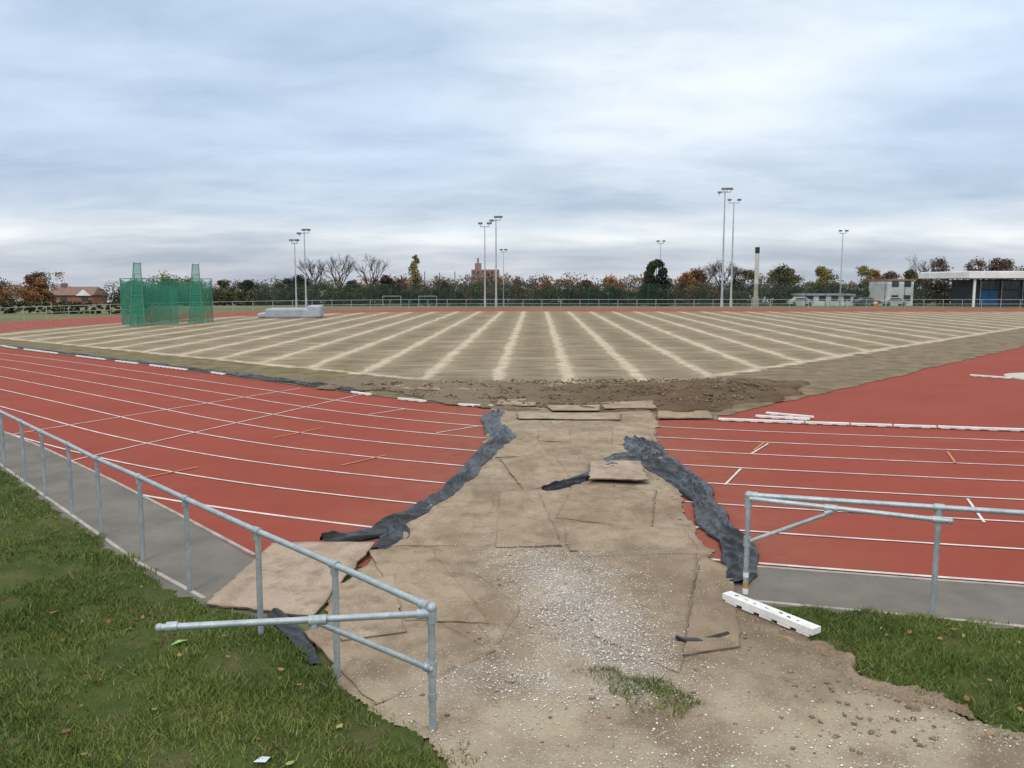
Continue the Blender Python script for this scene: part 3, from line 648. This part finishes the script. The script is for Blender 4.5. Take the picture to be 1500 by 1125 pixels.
mass('distant_tree_line',-40,50,188,4.0,7.2,5,30000,800,.22,['or','rust','br','rust','or','ol'],.07)
mass('clipped_hedge',-75,-38,88,1.1,1.35,.6,16000,520,.1,['dk','dk','ol'],.0,.7)

# ---------------------------------------------------------------- hammer cage
m_net=MNET('green_net',(.03,.20,.13),.58,1.2); m_gpost=M('green_steel',(.06,.19,.13),(.09,.25,.17),3,20,.6,bump=0)
cage=empty('hammer_cage');bd=B();nt=B()
pts=[(-28.3,62.8),(-29.9,64.5),(-30.0,67.5),(-28.2,69.6),(-25.6,69.8),(-24.4,68.6)]
for i,(x,y) in enumerate(pts):
    bd.tube((x,y,0),(x,y,3.6),.04,n=6)
    if i+1<len(pts):
        x2,y2=pts[i+1];bd.tube((x,y,3.55),(x2,y2,3.55),.03,n=6)
        M_=8;vs=[]
        for a in range(M_+1):
            u=a/M_;sag=.22*math.sin(math.pi*u)
            for b_ in range(5):
                v=b_/4;bl=.3*math.sin(math.pi*v)*math.sin(math.pi*u)
                vs.append((x+(x2-x)*u+bl*.4,y+(y2-y)*u-bl,.05+(3.48-sag)*v))
        nt.add(vs,[(a*5+b_,a*5+5+b_,a*5+6+b_,a*5+b_+1) for a in range(M_) for b_ in range(4)])
for (x,y,dx) in((-27.7,62.6,1),(-25.1,67.2,-1)):
    ht=4.75
    for sx in(-1,1):
        bd.tube((x+sx*.55,y-.5,0),(x+sx*.25,y,ht),.035,n=6); bd.tube((x+sx*.55,y+.8,0),(x+sx*.25,y,ht*.8),.025,n=6)
    for k in range(6):
        z=ht*(k+.9)/6;ww=.55-(.30)*z/ht;bd.tube((x-ww,y-.5+.5*z/ht,z),(x+ww,y-.5+.5*z/ht,z),.018,n=5)
    nt.add([(x-.52,y-.46,.05),(x+.52,y-.46,.05),(x+.25,y+.02,ht-.05),(x-.25,y+.02,ht-.05)],[(0,1,2,3)])
nt.add([(-28.1,62.9,.05),(-25.6,64.6,.05),(-25.6,64.6,2.9),(-28.1,62.9,3.4)],[(0,1,2,3)])
bd.obj('frame',[m_gpost],parent=cage);nt.obj('netting',[m_net],parent=cage)
m_cover=M('grey_cover',(.27,.30,.35),(.38,.41,.45),.8,8,.7)
bd=B();bd.box((-20.3,78.2,.45),(4.6,3.2,.86),.1);bd.box((-18.2,78,.6),(1.2,2.4,1.1),.1);bd.box((-22.9,78.2,.25),(1.0,2.6,.45),.1)
bd.obj('landing_mat',[m_cover],bevel=.15)

# ---------------------------------------------------------------- floodlights
m_mast=M('mast_steel',(.36,.39,.42),(.48,.5,.53),1,10,.5,.3,bump=0);m_lamp=M('lamp_housing',(.10,.11,.12),(.2,.21,.22),1,10,.5,bump=0)
def mast(x,y,top,heads=3,r=.13,cr=1.0):
    g=gz(y);bd=B();bd.tube((x,y,g),(x,y,g+1.2),r*1.35,r*1.3,n=10);bd.tube((x,y,g+1.2),(x,y,top),r,r*.5,n=10)
    bd.tube((x-cr,y,top-.15),(x+cr,y,top-.15),.05,n=6)
    for i in range(heads):
        hx=x-cr+2*cr*i/(heads-1);dz=-.45 if (i==0 and heads>2) else 0;bd.tube((hx,y,top-.15+dz),(hx,y-.1,top+.2+dz),.04,n=6)
        if dz: bd.tube((hx,y,top-.15+dz),(hx,y,top-.15),.03,n=5)
        bd.box((hx,y-.2,top+.25+dz),(.5,.35,.24),random.uniform(-.6,.6),mi=1)
    bd.obj('floodlight_mast',[m_mast,m_lamp],bevel=.02)
for a in [(-27.6,107.9,8.3,2,.10,.35),(-26.35,107.9,9.6,3,.11,.6),(-3.45,107.9,10.4,2,.11,.55),(-2.03,107.9,11.2,3,.13,.55),(27.6,110.9,15,4,.15,.75),(29.6,114,13.9,2,.14,.65),
          (-1.5,150,8.7,2,.09,.4),(25.9,148,10.1,2,.11,.5),(53.2,136.8,11.2,2,.12,.5)]: mast(*a)
m_white=M('white_render',(.62,.62,.61),(.74,.74,.73),.6,6,.8,bump=0); m_black=M('black_band',(.02,.02,.02),(.04,.04,.04),2,8,.7,bump=0)
bd=B();x,y=37.0,128;bd.tube((x,y,gz(y)),(x,y,gz(y)+1.4),.5,.5,n=14);bd.tube((x,y,gz(y)+1.4),(x,y,7.6),.33,.3,n=14);bd.tube((x,y,7.6),(x,y,8.5),.34,.34,n=14,mi=1);bd.obj('chimney_stack',[M('stack_grey',(.46,.43,.38),(.56,.53,.48),1,6,.8,bump=0),m_black])
m_mesh=MNET('weldmesh_green',(.02,.045,.035),.38,.5);bd=B();nt=B()
fy=124
for i in range(45):
    x=-38+i*2.9
    bd.tube((x,fy,gz(fy)),(x,fy,gz(fy)+3.3),.05,n=5)
    if i<44: nt.add([(x,fy,gz(fy)+.05),(x+2.9,fy,gz(fy)+.05),(x+2.9,fy,gz(fy)+3.2),(x,fy,gz(fy)+3.2)],[(0,1,2,3)]);bd.tube((x,fy,gz(fy)+3.25),(x+2.9,fy,gz(fy)+3.25),.03,n=4)
for x in (-20,-16.5,-13,-10.8,-8.5,-6): bd.tube((x,126,gz(126)),(x,126,4.6+random.uniform(-.5,.3)),.06,n=5)
f=empty('pitch_fence');bd.obj('posts',[M('fence_post',(.03,.06,.05),(.05,.08,.06),2,8,.7,bump=0)],parent=f);nt.obj('mesh',[m_mesh],parent=f)
def goal(x,y,w=2.6,h=1.5):
    g=gz(y);bd=B()
    for sx in(-w/2,w/2): bd.tube((x+sx,y,g),(x+sx,y,g+h),.035,n=6);bd.tube((x+sx,y,g+h),(x+sx,y+1.0,g),.02,n=5)
    bd.tube((x-w/2,y,g+h),(x+w/2,y,g+h),.035,n=6);bd.tube((x-w/2,y+1.0,g+.05),(x+w/2,y+1.0,g+.05),.02,n=5);bd.obj('goal_post',[m_wrail])
for x in(-17.4,-12.2): goal(x,122)

# ---------------------------------------------------------------- buildings
m_glass=M('window_glass',(.03,.04,.05),(.06,.08,.1),.5,4,.15,bump=0,spec=.6);m_blue=M('blue_paint',(.05,.17,.38),(.07,.21,.44),1,6,.6,bump=0)
m_brick=M('red_brick',(.26,.11,.08),(.33,.15,.11),1,8,.9,bump=0);m_tile=M('roof_tiles',(.16,.10,.08),(.22,.14,.11),1,8,.9,bump=0);m_dk=M('dark_blue_grey',(.06,.07,.09),(.1,.11,.13),1,6,.8,bump=0)  # m_dk: plain dark blue-grey for pavilion walls and tower windows
cl=empty('sports_pavilion')
bd=B();bd.box((79.5,118,4.2),(39,14,.85));bd.box((79.5,117.9,4.67),(38.6,13.6,.1));bd.obj('flat_roof',[m_white],parent=cl,bevel=.05)
bd=B();bd.box((82.0,119.5,1.8),(36,7,3.6),mi=0)
bd.obj('walls',[m_dk],parent=cl)
bd=B()
for i in range(12):
    x=65.5+i*2.9
    bd.box((x,115.94,1.1),(2.5,.1,2.1),mi=(0,1,1)[i%3]);bd.box((x,115.92,2.85),(2.6,.1,1.1),mi=1)
    for k in range(3): bd.box((x-1.2+k*1.2,115.86,1.8),(.08,.08,3.4),mi=0 if k else 2)
bd.obj('glazing_and_doors',[m_blue,m_glass,m_white],parent=cl)
bd=B()
for x in(61.1,68.8,76,83,91,97.5): bd.box((x,111.6,1.86),(.24,.24,3.7))
bd.obj('columns',[m_white],parent=cl)
hs=empty('brick_house');x,y=-116,225;g=gz(y)
bd=B();bd.box((x,y,g+1.3),(12,8,2.8));bd.add([(x+2.0,y-4.62,g+2.5),(x+6.0,y-4.62,g+2.5),(x+4.0,y-4.62,g+4.2)],[(0,1,2)],1);bd.obj('walls',[m_brick,m_white],parent=hs)
bd=B();bd.add([(x-6.6,y-4.6,g+2.6),(x+6.6,y-4.6,g+2.6),(x+5.8,y,g+4.8),(x-5.8,y,g+4.8),(x-6.6,y+4.6,g+2.6),(x+6.6,y+4.6,g+2.6)],[(0,1,2,3),(3,2,5,4),(0,3,4),(1,5,2)]);bd.box((x-3,y,g+5),(.9,.9,1.4));bd.obj('roof',[m_tile],parent=hs)
bd=B();
for dx in(-4.5,-1.5,4): bd.box((x+dx,y-4.05,g+1.6),(1.8,.1,1.2));
bd.obj('windows',[m_glass],parent=hs)
tw=empty('brick_tower_block');x,y=-12.5,400;g=gz(y)
bd=B();bd.box((x,y,g+7.3),(13,9,17.6));bd.box((x-3.5,y,g+17.6),(3,3,3));bd.tube((x-3.5,y-1,g+17),(x-3.5,y-1,g+21.5),.5,.4,n=10);bd.obj('walls',[M('hazy_brick',(.25,.15,.14),(.30,.19,.17),.5,4,.9,bump=0)],parent=tw)
bd=B()
for r_ in range(5):
    for q in range(6): bd.box((x-5.4+q*2.15,y-4.55,g+4.0+r_*2.7),(1.1,.12,1.2))
bd.obj('windows',[m_dk],parent=tw)
def lowb(name,x,y,w,h,d,mat,stripe_=None,rows=1):
    p=empty(name);g=gz(y);bd=B();bd.box((x,y,g+h/2),(w,d,h));bd.obj('walls',[mat],parent=p)
    bd=B();bd.box((x,y,g+h+.12),(w+.6,d+.6,.25));bd.obj('roof',[stripe_ or m_mast],parent=p)
    bd=B();n=int(w/2.2)
    for r_ in range(rows):
        for i in range(n): bd.box((x-w/2+1.3+i*2.2,y-d/2-.04,g+1.5+r_*2.5),(1.2,.1,1.))
    bd.obj('windows',[m_glass],parent=p)
lowb('school_building',69.5,155,4.6,4.6,8,m_white,m_brick,2);lowb('low_white_building',56,152,9,1.9,5,m_white)
def car(x,y,col,rz=0):
    g=gz(y);bd=B();mc=M('car_paint',col,col,1,5,.35,bump=0,spec=.5)
    prof=[(-2.1,.35),(-2.15,.8),(-1.6,.95),(-1.0,1.45),(.7,1.5),(1.35,1.0),(2.05,.85),(2.15,.4)]
    V=[]
    for sy in(-.85,.85):
        for px,pz in prof:
            k=sy*(.82 if pz>1.2 else 1);V.append((x+px,y+k,g+pz))
    n=len(prof);F=[tuple(range(n-1,-1,-1)),tuple(range(n,2*n))]+[(i,(i+1)%n,n+(i+1)%n,n+i) for i in range(n)]
    bd.add(V,F,0);bd.add([(x-1.35,y-.87,g+.98),(x+1.05,y-.87,g+1.0),(x+.6,y-.76,g+1.4),(x-.95,y-.76,g+1.38)],[(0,1,2,3)],1)
    for wx in(-1.35,1.35):
        for wy in(-.8,.8): bd.tube((x+wx,y+wy-.1,g+.33),(x+wx,y+wy+.1,g+.33),.33,n=14,mi=2)
    bd.obj('parked_car',[mc,m_glass,m_black])
for x,c in((50,(.5,.5,.5)),(62,(.12,.13,.15)),(66.5,(.55,.55,.55))): car(x,147+random.uniform(-1,1),c)
bd=B();m_or=M('orange_plastic',(.5,.12,.03),(.55,.15,.04),1,5,.6,bump=0)
bd.tube((52.2,121,gz(121)),(52.2,121,.75),.28,.24,n=12);bd.tube((52.2,121,.75),(52.2,121,.9),.12,.1,n=10);bd.tube((52.2,121,.25),(52.2,121,.42),.285,.275,n=12,mi=1);bd.obj('orange_barrel',[m_or,m_white])

# ---------------------------------------------------------------- sky, light, camera
EL,AZ=math.radians(42),math.radians(200)
w=bpy.data.worlds.new('World');sc.world=w;w.use_nodes=True;nt=w.node_tree;N=nt.nodes;Lk=nt.links
for n in list(N): N.remove(n)
def mt(op,a,b=None,clamp=False):
    n=N.new('ShaderNodeMath');n.operation=op;n.use_clamp=clamp
    for i,v in enumerate((a,b)):
        if v is None: continue
        if isinstance(v,bpy.types.NodeSocket): Lk.new(v,n.inputs[i])
        else: n.inputs[i].default_value=v
    return n.outputs[0]
tc=N.new('ShaderNodeTexCoord').outputs['Generated'];sp=N.new('ShaderNodeSeparateXYZ');Lk.new(tc,sp.inputs[0]);X,Y,Z=sp.outputs
zz=mt('ADD',mt('MAXIMUM',Z,0.),.16);px=mt('DIVIDE',X,zz);py=mt('DIVIDE',Y,zz)
cb=N.new('ShaderNodeCombineXYZ');Lk.new(px,cb.inputs[0]);Lk.new(py,cb.inputs[1])
def nz(scale,detail,rough,off_=0,st=(1,1,1),dist=0.):
    mp=N.new('ShaderNodeMapping');Lk.new(cb.outputs[0],mp.inputs[0]);mp.inputs['Location'].default_value=(off_,off_*.7,0);mp.inputs['Scale'].default_value=st
    n=N.new('ShaderNodeTexNoise');Lk.new(mp.outputs[0],n.inputs['Vector']);n.inputs['Scale'].default_value=scale;n.inputs['Detail'].default_value=detail;n.inputs['Roughness'].default_value=rough;n.inputs['Distortion'].default_value=dist;return n.outputs['Fac']
a=nz(.9,6,.5,3.1,(.8,1.0,1),.25);b=nz(2.6,7,.56,8.,(.75,1.15,1),.3)
def rng_(v,i0,i1,o0,o1):
    n=N.new('ShaderNodeMapRange');Lk.new(v,n.inputs[0])
    for k,q in enumerate((i0,i1,o0,o1)): n.inputs[k+1].default_value=q
    return n.outputs[0]
cl_=mt('ADD',mt('MULTIPLY',a,.64),mt('MULTIPLY',b,.36));cf=rng_(cl_,.37,.63,0.,1.)
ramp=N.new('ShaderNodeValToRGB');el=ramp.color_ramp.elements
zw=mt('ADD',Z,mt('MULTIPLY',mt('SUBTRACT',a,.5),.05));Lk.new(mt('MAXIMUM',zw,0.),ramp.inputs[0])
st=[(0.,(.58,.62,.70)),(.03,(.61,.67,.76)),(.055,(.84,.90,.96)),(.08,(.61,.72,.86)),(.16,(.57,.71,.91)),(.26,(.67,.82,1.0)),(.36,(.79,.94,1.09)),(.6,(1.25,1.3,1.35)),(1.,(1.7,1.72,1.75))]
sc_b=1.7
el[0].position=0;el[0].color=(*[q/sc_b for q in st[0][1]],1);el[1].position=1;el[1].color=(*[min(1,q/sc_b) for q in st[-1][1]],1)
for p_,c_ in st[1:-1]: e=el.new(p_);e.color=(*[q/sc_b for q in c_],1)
dk=N.new('ShaderNodeMix');dk.data_type='RGBA';dk.blend_type='MULTIPLY';dk.inputs[0].default_value=1.
Lk.new(ramp.outputs[0],dk.inputs[6])
r2=N.new('ShaderNodeValToRGB');r2.color_ramp.elements[0].color=(.76,.80,.85,1);r2.color_ramp.elements[1].color=(1.22,1.17,1.12,1);Lk.new(cf,r2.inputs[0]);Lk.new(r2.outputs[0],dk.inputs[7])
dp=N.new('ShaderNodeVectorMath');dp.operation='DOT_PRODUCT';Lk.new(tc,dp.inputs[0]);dp.inputs[1].default_value=(.17,.935,.31)
gl=rng_(dp.outputs['Value'],.95,1.,0.,1.);gl=mt('MULTIPLY',mt('POWER',gl,1.6),mt('ADD',.2,mt('MULTIPLY',cf,.6)))
ad=N.new('ShaderNodeMix');ad.data_type='RGBA';Lk.new(gl,ad.inputs[0]);Lk.new(dk.outputs[2],ad.inputs[6]);ad.inputs[7].default_value=(.68,.69,.67,1)
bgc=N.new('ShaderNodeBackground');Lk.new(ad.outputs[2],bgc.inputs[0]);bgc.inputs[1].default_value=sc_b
sky=N.new('ShaderNodeTexSky');sky.sky_type='NISHITA';sky.sun_disc=False;sky.sun_elevation=EL;sky.sun_rotation=AZ
bgs=N.new('ShaderNodeBackground');Lk.new(sky.outputs[0],bgs.inputs[0]);bgs.inputs[1].default_value=.08
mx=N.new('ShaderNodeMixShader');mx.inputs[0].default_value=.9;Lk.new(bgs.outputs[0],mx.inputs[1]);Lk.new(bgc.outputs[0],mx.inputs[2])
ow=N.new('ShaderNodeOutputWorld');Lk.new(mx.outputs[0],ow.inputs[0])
sl=bpy.data.lights.new('sun','SUN');sl.energy=1.3;sl.angle=math.radians(18);sl.color=(1,.95,.88)
so=bpy.data.objects.new('sun',sl);COL.objects.link(so)
sd=Vector((math.sin(AZ)*math.cos(EL),math.cos(AZ)*math.cos(EL),math.sin(EL)));so.rotation_euler=sd.to_track_quat('Z','Y').to_euler()
cam=bpy.data.cameras.new('camera');cam.lens=29.5;cam.sensor_width=36;cam.clip_end=6000;co=bpy.data.objects.new('camera',cam);COL.objects.link(co)
co.location=(0,0,3.3);co.rotation_euler=(math.radians(90-6.935),0,0);sc.camera=co
sc.view_settings.view_transform='Standard';sc.view_settings.look='None';sc.view_settings.exposure=0
